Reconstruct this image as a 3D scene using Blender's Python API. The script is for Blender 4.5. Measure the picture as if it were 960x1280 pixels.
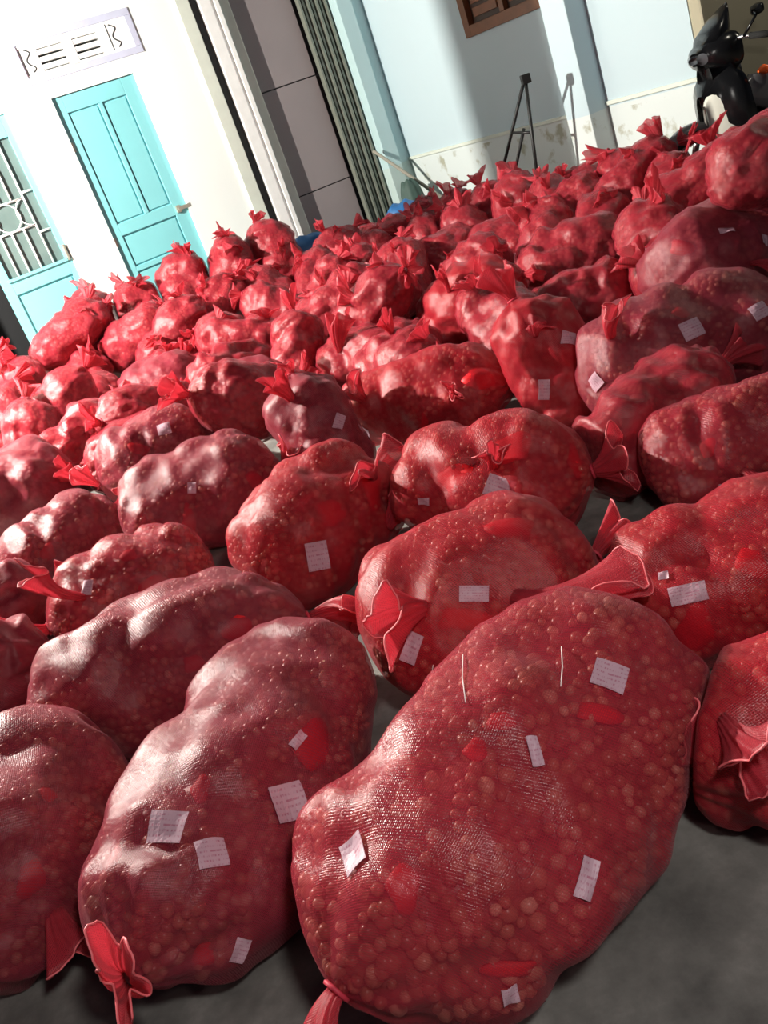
import bpy, bmesh, math, random
import numpy as np
from mathutils import Vector, Matrix
from mathutils.bvhtree import BVHTree

for o in list(bpy.data.objects):
    bpy.data.objects.remove(o)
scene = bpy.context.scene
COL = scene.collection

# ------------------------------------------------------------------ camera
IMG_W, IMG_H, FOCAL = 960.0, 1280.0, 1150.0
PITCH, ROLL, EYE = math.radians(22.6), math.radians(20.5), 1.4
CAM_POS = Vector((0, 0, EYE))
FWD = Vector((0, math.cos(PITCH), -math.sin(PITCH)))
UP0 = Vector((0, math.sin(PITCH), math.cos(PITCH)))
RIGHT0 = Vector((1, 0, 0))
CX = RIGHT0 * math.cos(ROLL) - UP0 * math.sin(ROLL)
CY = RIGHT0 * math.sin(ROLL) + UP0 * math.cos(ROLL)
cam_data = bpy.data.cameras.new('camera')
cam_data.sensor_fit = 'VERTICAL'
cam_data.sensor_height = 24.0
cam_data.lens = 24.0 * FOCAL / IMG_H
cam_data.clip_start = 0.02
cam = bpy.data.objects.new('camera', cam_data)
COL.objects.link(cam)
m = Matrix((CX, CY, -FWD)).transposed().to_4x4()
m.translation = CAM_POS
cam.matrix_world = m
scene.camera = cam

def ray(px, py):
    return (FWD + CX * ((px - 480) / FOCAL) + CY * ((640 - py) / FOCAL)).normalized()

# ------------------------------------------------------------------ light
world = bpy.data.worlds.new('night')
scene.world = world
world.use_nodes = True
bg = world.node_tree.nodes['Background']
bg.inputs['Color'].default_value = (0.55, 0.62, 0.8, 1)
bg.inputs['Strength'].default_value = 0.04

def lamp(name, loc, watts, radius, color):
    d = bpy.data.lights.new(name, 'POINT')
    d.energy = watts
    d.shadow_soft_size = radius
    d.color = color
    o = bpy.data.objects.new(name, d)
    COL.objects.link(o)
    o.location = loc
    return o
lamp('porch_lamp', (-3.5, 5.5, 3.0), 2150, 0.035, (1.0, 0.97, 0.88))
lamp('front_fill_light', (0.45, -0.15, 2.05), 92, 0.10, (1.0, 0.95, 0.9))  # unseen fill lamp added to brighten the front sacks and floor
lamp('right_fill_light', (4.9, 5.3, 3.2), 55, 0.10, (1.0, 0.93, 0.78))  # lamp added out of view to light the beige wall and motorbike

scene.view_settings.view_transform = 'Standard'
scene.view_settings.look = 'None'
scene.view_settings.gamma = 1.0
scene.view_settings.use_curve_mapping = False
scene.view_settings.exposure = 0.18
scene.cycles.use_denoising = True
scene.cycles.max_bounces = 8
scene.cycles.transparent_max_bounces = 12

# ------------------------------------------------------------------ node helpers
def new_mat(name):
    mt = bpy.data.materials.new(name)
    mt.use_nodes = True
    nt = mt.node_tree
    return mt, nt, nt.nodes['Principled BSDF']

def N(nt, kind, **kw):
    n = nt.nodes.new(kind)
    for k, v in kw.items():
        if k.startswith('i_'):
            n.inputs[k[2:].replace('_', ' ')].default_value = v
        else:
            setattr(n, k, v)
    return n

def ramp(nt, src, stops, interp='LINEAR'):
    r = nt.nodes.new('ShaderNodeValToRGB')
    r.color_ramp.interpolation = interp
    els = r.color_ramp.elements
    while len(els) < len(stops):
        els.new(0.5)
    for e, (p, c) in zip(els, stops):
        e.position = p
        e.color = (c[0], c[1], c[2], 1)
    nt.links.new(src, r.inputs['Fac'])
    return r

def mixc(nt, fac, a, b, blend='MIX'):
    n = nt.nodes.new('ShaderNodeMix')
    n.data_type = 'RGBA'
    n.blend_type = blend
    for sock, val in ((n.inputs['Factor'], fac), (n.inputs[6], a), (n.inputs[7], b)):
        if hasattr(val, 'links'):
            nt.links.new(val, sock)
        elif isinstance(val, (int, float)):
            sock.default_value = val
        else:
            sock.default_value = (*val, 1)
    return n.outputs[2]

def math_node(nt, op, a, b=None, c=None, clamp=False):
    n = nt.nodes.new('ShaderNodeMath')
    n.operation = op
    n.use_clamp = clamp
    for i, v in enumerate((a, b, c)):
        if v is None:
            continue
        if hasattr(v, 'links'):
            nt.links.new(v, n.inputs[i])
        else:
            n.inputs[i].default_value = v
    return n.outputs[0]

def bump(nt, h, strength, dist, bsdf):
    b = nt.nodes.new('ShaderNodeBump')
    b.inputs['Strength'].default_value = strength
    b.inputs['Distance'].default_value = dist
    nt.links.new(h, b.inputs['Height'])
    if bsdf is not None:
        nt.links.new(b.outputs[0], bsdf.inputs['Normal'])
    return b.outputs[0]

def coords(nt, which='Object', scale=None):
    t = nt.nodes.new('ShaderNodeTexCoord')
    if scale is None:
        return t.outputs[which]
    mp = nt.nodes.new('ShaderNodeMapping')
    mp.inputs['Scale'].default_value = scale
    nt.links.new(t.outputs[which], mp.inputs['Vector'])
    return mp.outputs[0]

def noise(nt, vec, scale, detail=4, rough=0.55):
    n = nt.nodes.new('ShaderNodeTexNoise')
    n.inputs['Scale'].default_value = scale
    n.inputs['Detail'].default_value = detail
    n.inputs['Roughness'].default_value = rough
    nt.links.new(vec, n.inputs['Vector'])
    return n.outputs['Fac']

def plain(name, col, rough=0.6, metal=0.0, var=0.12, scale=9.0, bmp=0.0):
    mt, nt, b = new_mat(name)
    f = noise(nt, coords(nt), scale)
    c = mixc(nt, f, tuple(x * (1 - var) for x in col), tuple(min(1, x * (1 + var)) for x in col))
    nt.links.new(c, b.inputs['Base Color'])
    b.inputs['Roughness'].default_value = rough
    b.inputs['Metallic'].default_value = metal
    if bmp:
        bump(nt, noise(nt, coords(nt), scale * 6), bmp, 0.01, b)
    return mt

MAT = {}
# red net: threads woven in two directions, open between them
def net_material(name, col, cover, translucent, rough=0.33):
    mt, nt, b = new_mat(name)
    uv = nt.nodes.new('ShaderNodeUVMap')
    sep = nt.nodes.new('ShaderNodeSeparateXYZ')
    nt.links.new(uv.outputs[0], sep.inputs[0])
    period = 2 * math.pi / 0.0042
    a = math_node(nt, 'ADD', sep.outputs[0], math_node(nt, 'MULTIPLY', sep.outputs[1], 0.35))
    s1 = math_node(nt, 'SINE', math_node(nt, 'MULTIPLY', a, period))
    c = math_node(nt, 'SUBTRACT', sep.outputs[1], math_node(nt, 'MULTIPLY', sep.outputs[0], 0.35))
    s2 = math_node(nt, 'SINE', math_node(nt, 'MULTIPLY', c, period))
    weave = math_node(nt, 'MAXIMUM', s1, s2)
    patches = noise(nt, coords(nt), 9.0, 3)
    fac = math_node(nt, 'ADD', math_node(nt, 'MULTIPLY', weave, 0.15), cover)
    fac = math_node(nt, 'ADD', fac, math_node(nt, 'MULTIPLY', math_node(nt, 'SUBTRACT', patches, 0.5), 0.5), clamp=True)
    cl = mixc(nt, noise(nt, coords(nt), 6.0, 2), tuple(x * 0.85 for x in col), tuple(min(1, x * 1.15) for x in col))
    nt.links.new(cl, b.inputs['Base Color'])
    b.inputs['Roughness'].default_value = rough
    glint = ramp(nt, noise(nt, coords(nt), 85, 2), [(0.40, (0.5, 0.5, 0.5)), (0.60, (1, 1, 1))])
    spec = math_node(nt, 'MULTIPLY', math_node(nt, 'MULTIPLY_ADD', math_node(nt, 'MAXIMUM', s1, -0.2), 0.75, 0.72), glint.outputs[0], clamp=True)
    nt.links.new(spec, b.inputs['Specular IOR Level'])
    b.inputs['Sheen Weight'].default_value = 0.22
    b.inputs['Sheen Roughness'].default_value = 0.4
    b.inputs['Sheen Tint'].default_value = (1.0, 0.45, 0.5, 1)
    h = math_node(nt, 'ADD', math_node(nt, 'MULTIPLY', weave, 0.15), noise(nt, coords(nt, 'Object', (1, 1, 1)), 150, 3))
    nrm = bump(nt, h, 0.5, 0.003, b)
    tl = nt.nodes.new('ShaderNodeBsdfTranslucent')
    nt.links.new(cl, tl.inputs['Color'])
    m1 = nt.nodes.new('ShaderNodeMixShader')
    m1.inputs[0].default_value = translucent
    nt.links.new(b.outputs[0], m1.inputs[1])
    nt.links.new(tl.outputs[0], m1.inputs[2])
    tr = nt.nodes.new('ShaderNodeBsdfTransparent')
    tr.inputs['Color'].default_value = (1, 0.86, 0.86, 1)
    m2 = nt.nodes.new('ShaderNodeMixShader')
    nt.links.new(fac, m2.inputs[0])
    nt.links.new(tr.outputs[0], m2.inputs[1])
    nt.links.new(m1.outputs[0], m2.inputs[2])
    nt.links.new(m2.outputs[0], nt.nodes['Material Output'].inputs['Surface'])
    return mt
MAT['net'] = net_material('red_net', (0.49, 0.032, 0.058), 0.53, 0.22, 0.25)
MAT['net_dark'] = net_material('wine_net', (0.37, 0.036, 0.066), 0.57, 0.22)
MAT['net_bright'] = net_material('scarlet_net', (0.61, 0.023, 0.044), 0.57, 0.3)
MAT['ruffle'] = net_material('red_net_collar', (0.69, 0.06, 0.092), 0.56, 0.42)

def fill_material():
    mt, nt, b = new_mat('bulb_fill')
    co = coords(nt)
    v = nt.nodes.new('ShaderNodeTexVoronoi')
    v.inputs['Scale'].default_value = 34
    nt.links.new(co, v.inputs['Vector'])
    big = noise(nt, co, 7, 3)
    c1 = ramp(nt, v.outputs['Distance'], [(0.0, (0.62, 0.27, 0.19)), (0.45, (0.40, 0.12, 0.09)), (0.8, (0.10, 0.02, 0.02))])
    c2 = mixc(nt, v.outputs['Color'], c1.outputs[0], (0.50, 0.14, 0.10), 'MIX')
    c3 = mixc(nt, big, c1.outputs[0], (0.36, 0.05, 0.05))
    nt.links.new(c3, b.inputs['Base Color'])
    b.inputs['Roughness'].default_value = 0.42
    inv = math_node(nt, 'SUBTRACT', 1.0, v.outputs['Distance'])
    bump(nt, inv, 0.9, 0.012, b)
    return mt
MAT['fill'] = fill_material()

def bulb_material():
    mt, nt, b = new_mat('brown_bulb')
    g = nt.nodes.new('ShaderNodeNewGeometry')
    r = ramp(nt, g.outputs['Random Per Island'], [(0.0, (0.34, 0.09, 0.07)), (0.4, (0.48, 0.16, 0.11)), (0.8, (0.58, 0.24, 0.16)), (1.0, (0.78, 0.46, 0.34))])
    nt.links.new(r.outputs[0], b.inputs['Base Color'])
    b.inputs['Roughness'].default_value = 0.3
    return mt
MAT['bulb'] = bulb_material()

def paper_material():
    mt, nt, b = new_mat('label_paper')
    co = coords(nt, 'UV', (6, 1, 1))
    sp = nt.nodes.new('ShaderNodeSeparateXYZ')
    nt.links.new(coords(nt, 'UV'), sp.inputs[0])
    rows = math_node(nt, 'SINE', math_node(nt, 'MULTIPLY', sp.outputs[1], 38.0))
    f = math_node(nt, 'MULTIPLY', math_node(nt, 'GREATER_THAN', rows, 0.35), noise(nt, co, 3.0, 2))
    c = ramp(nt, f, [(0.48, (0.56, 0.35, 0.42)), (0.58, (0.44, 0.17, 0.24))])
    nt.links.new(c.outputs[0], b.inputs['Base Color'])
    b.inputs['Roughness'].default_value = 0.5
    return mt
MAT['paper'] = paper_material()
MAT['red_bundle'] = plain('red_cloth', (0.85, 0.012, 0.02), 0.55, 0, 0.15, 40)
MAT['string'] = plain('red_string', (0.55, 0.03, 0.06), 0.6)
MAT['thread'] = plain('pale_thread', (0.9, 0.75, 0.72), 0.5)
MAT['hem'] = plain('pink_hem', (0.85, 0.16, 0.18), 0.45)

def ground_material():
    mt, nt, b = new_mat('stained_concrete')
    co = coords(nt)
    n1 = noise(nt, co, 3.2, 8, 0.65)
    n2 = noise(nt, co, 14, 6, 0.6)
    c = ramp(nt, n1, [(0.32, (0.075, 0.072, 0.068)), (0.50, (0.20, 0.193, 0.178)), (0.66, (0.36, 0.345, 0.32))])
    c2 = mixc(nt, math_node(nt, 'MULTIPLY', n2, 0.5), c.outputs[0], (0.08, 0.075, 0.07))
    nt.links.new(c2, b.inputs['Base Color'])
    b.inputs['Roughness'].default_value = 0.8
    bump(nt, n2, 0.35, 0.01, b)
    return mt
MAT['ground'] = ground_material()

def wall_material(name, upper, lower, split, stains):
    mt, nt, b = new_mat(name)
    g = nt.nodes.new('ShaderNodeNewGeometry')
    sep = nt.nodes.new('ShaderNodeSeparateXYZ')
    nt.links.new(g.outputs['Position'], sep.inputs[0])
    below = math_node(nt, 'LESS_THAN', sep.outputs[2], split)
    f = noise(nt, g.outputs['Position'], 1.3, 5)
    up = mixc(nt, f, tuple(x * 0.93 for x in upper), upper)
    col = mixc(nt, below, up, lower)
    if stains:
        st = noise(nt, g.outputs['Position'], 5.0, 5, 0.6)
        sm = ramp(nt, st, [(0.56, (0, 0, 0)), (0.66, (1, 1, 1))])
        near_ground = math_node(nt, 'LESS_THAN', sep.outputs[2], split - 0.03)
        k = math_node(nt, 'MULTIPLY', math_node(nt, 'MULTIPLY', sm.outputs[0], near_ground), 0.75)
        col = mixc(nt, k, col, (0.30, 0.28, 0.17))
    nt.links.new(col, b.inputs['Base Color'])
    b.inputs['Roughness'].default_value = 0.75
    bump(nt, noise(nt, g.outputs['Position'], 60, 3), 0.12, 0.004, b)
    return mt
MAT['wall_white'] = wall_material('white_limewash', (0.86, 0.90, 0.88), (0.86, 0.90, 0.88), -1, False)
MAT['wall_blue'] = wall_material('pale_blue_limewash', (0.52, 0.635, 0.68), (0.64, 0.69, 0.68), 0.80, True)
MAT['wall_cyan'] = wall_material('pale_cyan_limewash', (0.50, 0.68, 0.70), (0.50, 0.62, 0.60), 0.8, False)
MAT['wall_beige'] = wall_material('beige_limewash', (0.42, 0.38, 0.27), (0.42, 0.38, 0.27), -1, False)
MAT['cream'] = plain('cream_plaster', (0.66, 0.70, 0.62), 0.7)
MAT['lilac'] = plain('lilac_border', (0.52, 0.54, 0.68), 0.7)
MAT['white_plaster'] = plain('white_plaster', (0.9, 0.9, 0.88), 0.7)
MAT['black'] = plain('unlit_interior_black', (0.012, 0.012, 0.014), 0.8)  # room walls coloured near-black in place of the unlit interior's darkness
MAT['gap_shade'] = plain('painted_recess_shade', (0.03, 0.032, 0.034), 0.8)  # shade inside slots and gaps, painted as a dark tone
MAT['blue_door'] = plain('turquoise_paint', (0.22, 0.58, 0.62), 0.42, 0, 0.06, 4)
MAT['groove'] = plain('turquoise_groove', (0.06, 0.36, 0.42), 0.5)
MAT['mauve'] = plain('mauve_sheet_metal', (0.28, 0.24, 0.245), 0.5, 0, 0.08, 3)
MAT['slat'] = plain('grey_gate_steel', (0.22, 0.235, 0.195), 0.45, 0.3)
MAT['wood'] = plain('brown_wood', (0.20, 0.075, 0.03), 0.45, 0, 0.3, 14)
MAT['wood_dark'] = plain('dark_wood', (0.05, 0.022, 0.012), 0.5)
MAT['tarp'] = plain('blue_tarp', (0.03, 0.14, 0.36), 0.4, 0, 0.25, 8)
MAT['iron'] = plain('black_iron', (0.02, 0.02, 0.02), 0.45, 0.4)
MAT['pole_wood'] = plain('weathered_wood', (0.30, 0.28, 0.23), 0.7)
MAT['green_cloth'] = plain('dark_green_cloth', (0.05, 0.09, 0.075), 0.7, 0, 0.3, 20)
MAT['bike_black'] = plain('black_gloss_plastic', (0.008, 0.008, 0.009), 0.22)
MAT['bike_white'] = plain('white_gloss_plastic', (0.80, 0.79, 0.70), 0.25, 0, 0.05)
MAT['rubber'] = plain('tyre_rubber', (0.012, 0.012, 0.012), 0.85)
MAT['steel'] = plain('bike_steel', (0.45, 0.45, 0.46), 0.25, 0.9)
MAT['bike_grey'] = plain('smoky_grey_plastic', (0.14, 0.14, 0.145), 0.2)
MAT['orange'] = plain('orange_lens', (0.85, 0.12, 0.02), 0.3)
MAT['lamp_glass'] = plain('lamp_lens', (0.10, 0.10, 0.11), 0.08)
MAT['brass'] = plain('pale_lock_metal', (0.62, 0.60, 0.5), 0.35, 0.7)

def glass_material():
    mt, nt, b = new_mat('frosted_grey_glass')
    b.inputs['Base Color'].default_value = (0.30, 0.42, 0.40, 1)
    b.inputs['Roughness'].default_value = 0.25
    f = noise(nt, coords(nt), 5, 2)
    c = mixc(nt, f, (0.10, 0.15, 0.145), (0.19, 0.26, 0.25))
    nt.links.new(c, b.inputs['Base Color'])
    return mt
MAT['glass'] = glass_material()

# ------------------------------------------------------------------ mesh helpers
def link_obj(name, me, mat=None, parent=None, smooth=False):
    o = bpy.data.objects.new(name, me)
    COL.objects.link(o)
    if mat is not None and len(me.materials) == 0:
        me.materials.append(MAT[mat] if isinstance(mat, str) else mat)
    if parent is not None:
        o.parent = parent
    if smooth:
        me.polygons.foreach_set('use_smooth', [True] * len(me.polygons))
    return o

def mesh_np(name, verts, faces, uvs=None):
    me = bpy.data.meshes.new(name)
    me.from_pydata([tuple(v) for v in verts], [], faces)
    if uvs is not None:
        lay = me.uv_layers.new(name='UVMap')
        lay.data.foreach_set('uv', np.asarray(uvs, dtype=np.float32).ravel())
    me.update()
    return me

def empty(name, loc, rotz=0.0):
    o = bpy.data.objects.new(name, None)
    COL.objects.link(o)
    o.location = loc
    o.rotation_euler = (0, 0, rotz)
    o.empty_display_size = 0.1
    return o

def tag(o, label, cat, group=None):
    o['label'] = label
    o['category'] = cat
    if group:
        o['group'] = group
    return o

def structure(o):
    o['kind'] = 'structure'
    return o

def box_bm(bm, lo, hi):
    x0, y0, z0 = lo
    x1, y1, z1 = hi
    vs = [bm.verts.new(p) for p in ((x0, y0, z0), (x1, y0, z0), (x1, y1, z0), (x0, y1, z0), (x0, y0, z1), (x1, y0, z1), (x1, y1, z1), (x0, y1, z1))]
    for f in ((0, 3, 2, 1), (4, 5, 6, 7), (0, 1, 5, 4), (1, 2, 6, 5), (2, 3, 7, 6), (3, 0, 4, 7)):
        bm.faces.new([vs[i] for i in f])

def boxes(name, lst, mat, parent=None, bevel=0.0):
    bm = bmesh.new()
    for lo, hi in lst:
        box_bm(bm, lo, hi)
    if bevel:
        bmesh.ops.bevel(bm, geom=bm.edges[:], offset=bevel, segments=2, affect='EDGES', profile=0.6)
    bmesh.ops.recalc_face_normals(bm, faces=bm.faces[:])
    me = bpy.data.meshes.new(name)
    bm.to_mesh(me)
    bm.free()
    return link_obj(name, me, mat, parent)

def tube_mesh(name, pts, rad, seg=8, closed=False):
    pts = [Vector(p) for p in pts]
    n = len(pts)
    rads = rad if isinstance(rad, (list, tuple)) else [rad] * n
    verts, faces = [], []
    prev = None
    for i, p in enumerate(pts):
        if closed:
            t = (pts[(i + 1) % n] - pts[i - 1]).normalized()
        else:
            t = (pts[min(i + 1, n - 1)] - pts[max(i - 1, 0)]).normalized()
        ref = prev if prev is not None else (Vector((0, 0, 1)) if abs(t.z) < 0.9 else Vector((1, 0, 0)))
        u = (ref - t * ref.dot(t)).normalized()
        prev = u
        v = t.cross(u)
        for k in range(seg):
            a = 2 * math.pi * k / seg
            verts.append(p + (u * math.cos(a) + v * math.sin(a)) * rads[i])
    for i in range(n if closed else n - 1):
        j = (i + 1) % n
        for k in range(seg):
            k2 = (k + 1) % seg
            faces.append((i * seg + k, i * seg + k2, j * seg + k2, j * seg + k))
    if not closed:
        faces.append(tuple(range(seg))[::-1])
        faces.append(tuple((n - 1) * seg + k for k in range(seg)))
    return mesh_np(name, verts, faces)

def tube(name, pts, rad, mat, parent=None, seg=8, closed=False):
    return link_obj(name, tube_mesh(name, pts, rad, seg, closed), mat, parent, True)

# ------------------------------------------------------------------ the setting
YAW_HOUSE, YAW_SIDE = math.radians(25), math.radians(-65)
HOUSE_O, SIDE_O = Vector((-0.713, 9.217, 0)), Vector((3.112, 6.918, 0))
def place(o, origin, yaw):
    o.location = origin
    o.rotation_euler = (0, 0, yaw)
    return o
def house(o): return place(o, HOUSE_O, YAW_HOUSE)
def side(o): return place(o, SIDE_O, YAW_SIDE)
def house_pt(s, off, z):
    return HOUSE_O + Vector((math.cos(YAW_HOUSE) * s + math.sin(YAW_HOUSE) * off, math.sin(YAW_HOUSE) * s - math.cos(YAW_HOUSE) * off, z))
def side_pt(s, off, z):
    return SIDE_O + Vector((math.cos(YAW_SIDE) * s + math.sin(YAW_SIDE) * off, math.sin(YAW_SIDE) * s - math.cos(YAW_SIDE) * off, z))
TOP = 3.7

structure(boxes('floor', [((-14, -8, -0.1), (14, 16, 0.0))], 'ground'))
structure(house(boxes('porch_step', [((-5, -0.95, 0.0), (0.73, 0.02, 0.25))], 'cream', None, 0.012)))

wall = structure(house(boxes('wall_left', [
    ((-5.5, 0, 0), (-2.75, 0.2, TOP)), ((-2.75, 0, 0), (-1.2, 0.2, 0.25)), ((-2.75, 0, 2.35), (-1.2, 0.2, TOP)),
    ((-1.2, 0, 0), (-0.785, 0.2, 2.35)), ((-1.2, 0, 2.35), (-0.93, 0.2, TOP)), ((-0.785, 0, 0), (0.0, 0.2, 0.25)),
    ((-0.93, 0, 2.35), (0.14, 0.2, 2.5)), ((-0.93, 0, 2.83), (0.14, 0.2, TOP)),
    ((0.0, 0, 0), (0.73, 0.2, 2.35)), ((0.14, 0, 2.35), (0.73, 0.2, TOP)), ((-0.93, 0.12, 2.5), (0.14, 0.2, 2.83))], 'wall_white')))
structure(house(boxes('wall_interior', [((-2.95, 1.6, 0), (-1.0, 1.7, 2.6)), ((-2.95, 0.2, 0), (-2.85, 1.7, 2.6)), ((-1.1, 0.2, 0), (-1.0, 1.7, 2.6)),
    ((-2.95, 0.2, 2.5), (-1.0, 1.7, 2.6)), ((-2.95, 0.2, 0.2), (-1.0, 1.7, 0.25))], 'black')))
structure(house(boxes('trim_1', [((0.60, -0.035, 0.0), (0.73, 0.0, TOP))], 'cream', None, 0.006)))
# slot with painted-in shade, lit pillar and shaded jamb beside the sheet-metal door
structure(house(boxes('wall_slot', [((0.73, 0.03, 0), (0.826, 0.4, TOP))], 'gap_shade')))
pil = structure(house(boxes('wall_pillar', [((0.826, -0.02, 0), (0.942, 0.38, TOP)), ((0.972, -0.02, 0), (1.02, 0.38, TOP)), ((0.942, 0.0, 0), (0.972, 0.38, TOP))], 'white_plaster', None, 0.006)))
structure(house(boxes('trim_2', [((1.02, 0.03, 0), (1.139, 0.38, TOP))], 'cream', None, 0.006)))

# ---- blue panelled door
def local_pt(s, off, z): return (s, -off, z)
d1 = structure(house(boxes('door_1', [((-0.785, 0.03, 0.25), (-0.69, 0.08, 2.345)), ((-0.133, 0.03, 0.25), (0.0, 0.08, 2.345)), ((-0.69, 0.03, 2.21), (-0.133, 0.08, 2.345)),
    ((-0.69, 0.03, 1.125), (-0.133, 0.08, 1.23)), ((-0.69, 0.03, 0.79), (-0.133, 0.08, 0.835)), ((-0.69, 0.03, 0.25), (-0.133, 0.08, 0.36)), ((-0.405, 0.03, 1.23), (-0.367, 0.08, 2.21))], 'blue_door', None, 0.004)))
for s0, s1, z0, z1 in ((-0.69, -0.405, 1.23, 2.21), (-0.367, -0.133, 1.23, 2.21), (-0.69, -0.133, 0.835, 1.125), (-0.69, -0.133, 0.36, 0.79)):
    boxes('panel', [((s0 - 0.004, 0.055, z0 - 0.004), (s1 + 0.004, 0.075, z1 + 0.004)), ((s0 + 0.016, 0.042, z0 + 0.016), (s1 - 0.016, 0.06, z1 - 0.016))], 'blue_door', d1, 0.003)
lk = boxes('lock', [((-0.10, -0.004, 1.15), (0.03, 0.03, 1.185)), ((-0.115, 0.0, 1.135), (-0.075, 0.032, 1.2))], 'brass', d1, 0.004)
boxes('hinge', [((-0.80, 0.012, 1.9), (-0.765, 0.032, 1.98))], 'brass', d1, 0.003)
boxes('hinge', [((-0.80, 0.012, 1.05), (-0.765, 0.032, 1.13))], 'brass', d1, 0.003)

# ---- second door: glazed leaf with white grille, dark opening beside it
d2 = structure(house(boxes('door_2', [((-1.85, 0.02, 0.25), (-1.77, 0.07, 2.345)), ((-1.25, 0.02, 0.25), (-1.2, 0.07, 2.345)), ((-1.77, 0.02, 2.18), (-1.25, 0.07, 2.345)),
    ((-1.77, 0.02, 0.985), (-1.25, 0.07, 1.11)), ((-1.77, 0.02, 0.53), (-1.25, 0.07, 0.57)), ((-1.77, 0.02, 0.25), (-1.25, 0.07, 0.33))], 'blue_door', None, 0.004)))
for z0, z1 in ((0.57, 0.985), (0.33, 0.53)):
    boxes('panel', [((-1.774, 0.045, z0 - 0.004), (-1.246, 0.066, z1 + 0.004)), ((-1.75, 0.034, z0 + 0.018), (-1.27, 0.05, z1 - 0.018))], 'blue_door', d2, 0.003)
boxes('pane', [((-1.775, 0.056, 1.105), (-1.245, 0.062, 2.185))], 'glass', d2)
def bar(pts, r=0.009):
    tube('grille_bar', [local_pt(s, 0.02 - 0.055, z) for s, z in pts], r, 'white_plaster', d2, 6)
bar([(-1.355, 1.11), (-1.355, 2.18)]); bar([(-1.47, 1.11), (-1.47, 1.47)]); bar([(-1.58, 1.11), (-1.58, 1.47)]); bar([(-1.68, 1.11), (-1.68, 1.47)])
bar([(-1.77, 1.47), (-1.355, 1.47)]); bar([(-1.77, 1.70), (-1.355, 1.70)]); bar([(-1.355, 1.40), (-1.25, 1.40)]); bar([(-1.355, 1.74), (-1.25, 1.74)])
bar([(-1.355 - 0.2 + 0.11 * math.cos(a), 1.585 + 0.115 * math.sin(a)) for a in [math.pi * 2 * k / 20 for k in range(21)]], 0.006)
for sgn in (-1, 1):
    bar([(-1.555 + sgn * (0.2 - 0.11 * math.sin(a)), 1.585 + 0.115 * math.cos(a)) for a in [math.pi * k / 12 for k in range(13)]], 0.006)
bar([(-1.46, 1.70), (-1.46, 1.92)] + [(-1.56 + 0.1 * math.cos(a), 1.92 + 0.14 * math.sin(a)) for a in [math.pi * k / 12 for k in range(1, 12)]] + [(-1.66, 1.92), (-1.66, 1.70)])
bar([(-1.56, 1.70), (-1.56, 2.06)], 0.007)
boxes('handle', [((-1.236, -0.02, 1.10), (-1.216, 0.02, 1.24))], 'brass', d2, 0.004)
boxes('ledge', [((-1.79, 0.0, 1.10), (-1.24, 0.03, 1.125))], 'blue_door', d2, 0.003)

# ---- cast vent block over the blue door
vent = tag(house(empty('vent_block', (0, 0, 0))), 'white cast vent block with lilac border above the blue panelled door', 'vent')
boxes('border', [((-0.948, -0.012, 2.485), (0.165, 0.06, 2.54)), ((-0.948, -0.012, 2.792), (0.165, 0.06, 2.848)), ((-0.948, -0.012, 2.54), (-0.892, 0.06, 2.792)), ((0.105, -0.012, 2.54), (0.165, 0.06, 2.792))], 'lilac', vent, 0.004)
boxes('grid', [((-0.892, 0.0, 2.54), (-0.735, 0.06, 2.792)), ((-0.495, 0.0, 2.54), (-0.41, 0.06, 2.792)), ((-0.175, 0.0, 2.54), (0.105, 0.06, 2.792)),
    ((-0.735, 0.0, 2.735), (-0.175, 0.06, 2.792)), ((-0.735, 0.0, 2.54), (-0.175, 0.06, 2.562))], 'white_plaster', vent, 0.003)
boxes('backing', [((-0.735, 0.056, 2.545), (-0.175, 0.06, 2.785))], 'gap_shade', vent)
for s0, s1 in ((-0.735, -0.495), (-0.41, -0.175)):
    for k in range(3):
        z = 2.572 + k * 0.058
        boxes('louver', [((s0, 0.004, z), (s1, 0.05, z + 0.040))], 'white_plaster', vent, 0.003)
for c in (-0.825, -0.035):
    pts = []
    for k in range(25):
        a = k / 24 * 3.2 * math.pi
        pts.append(local_pt(c + 0.035 * math.sin(a) * (0.5 + 0.5 * math.cos(k / 24 * math.pi) ** 2), 0.0, 2.575 + 0.185 * k / 24))
    tube('scroll', pts, 0.0055, 'gap_shade', vent, 6)
    tube('scroll', [local_pt(c - 0.05, 0.0, 2.56), local_pt(c - 0.05, 0.0, 2.77)], 0.004, 'gap_shade', vent, 6)

# ---- mauve sheet-metal door in three sheets
md = structure(house(boxes('door_3', [((1.139, 0.16, 0), (1.82, 0.2, TOP))], 'gap_shade')))
for z0, z1 in ((0.02, 0.850), (0.860, 1.857), (1.867, TOP)):
    boxes('sheet', [((1.14, 0.12, z0), (1.818, 0.16, z1))], 'mauve', md, 0.004)

# ---- folded steel gate
gate = tag(house(empty('folding_gate', (0, 0, 0))), 'folded steel lattice gate with upright grey bars between mauve door and cyan column', 'gate')
boxes('backing', [((1.82, 0.14, 0), (2.165, 0.2, TOP))], 'gap_shade', gate)
for k in range(7):
    s = 1.835 + k * 0.047
    boxes('bar', [((s, 0.02 + 0.02 * (k % 2), 0.02), (s + 0.024, 0.08, TOP - 0.05))], 'slat', gate, 0.004)

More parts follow.
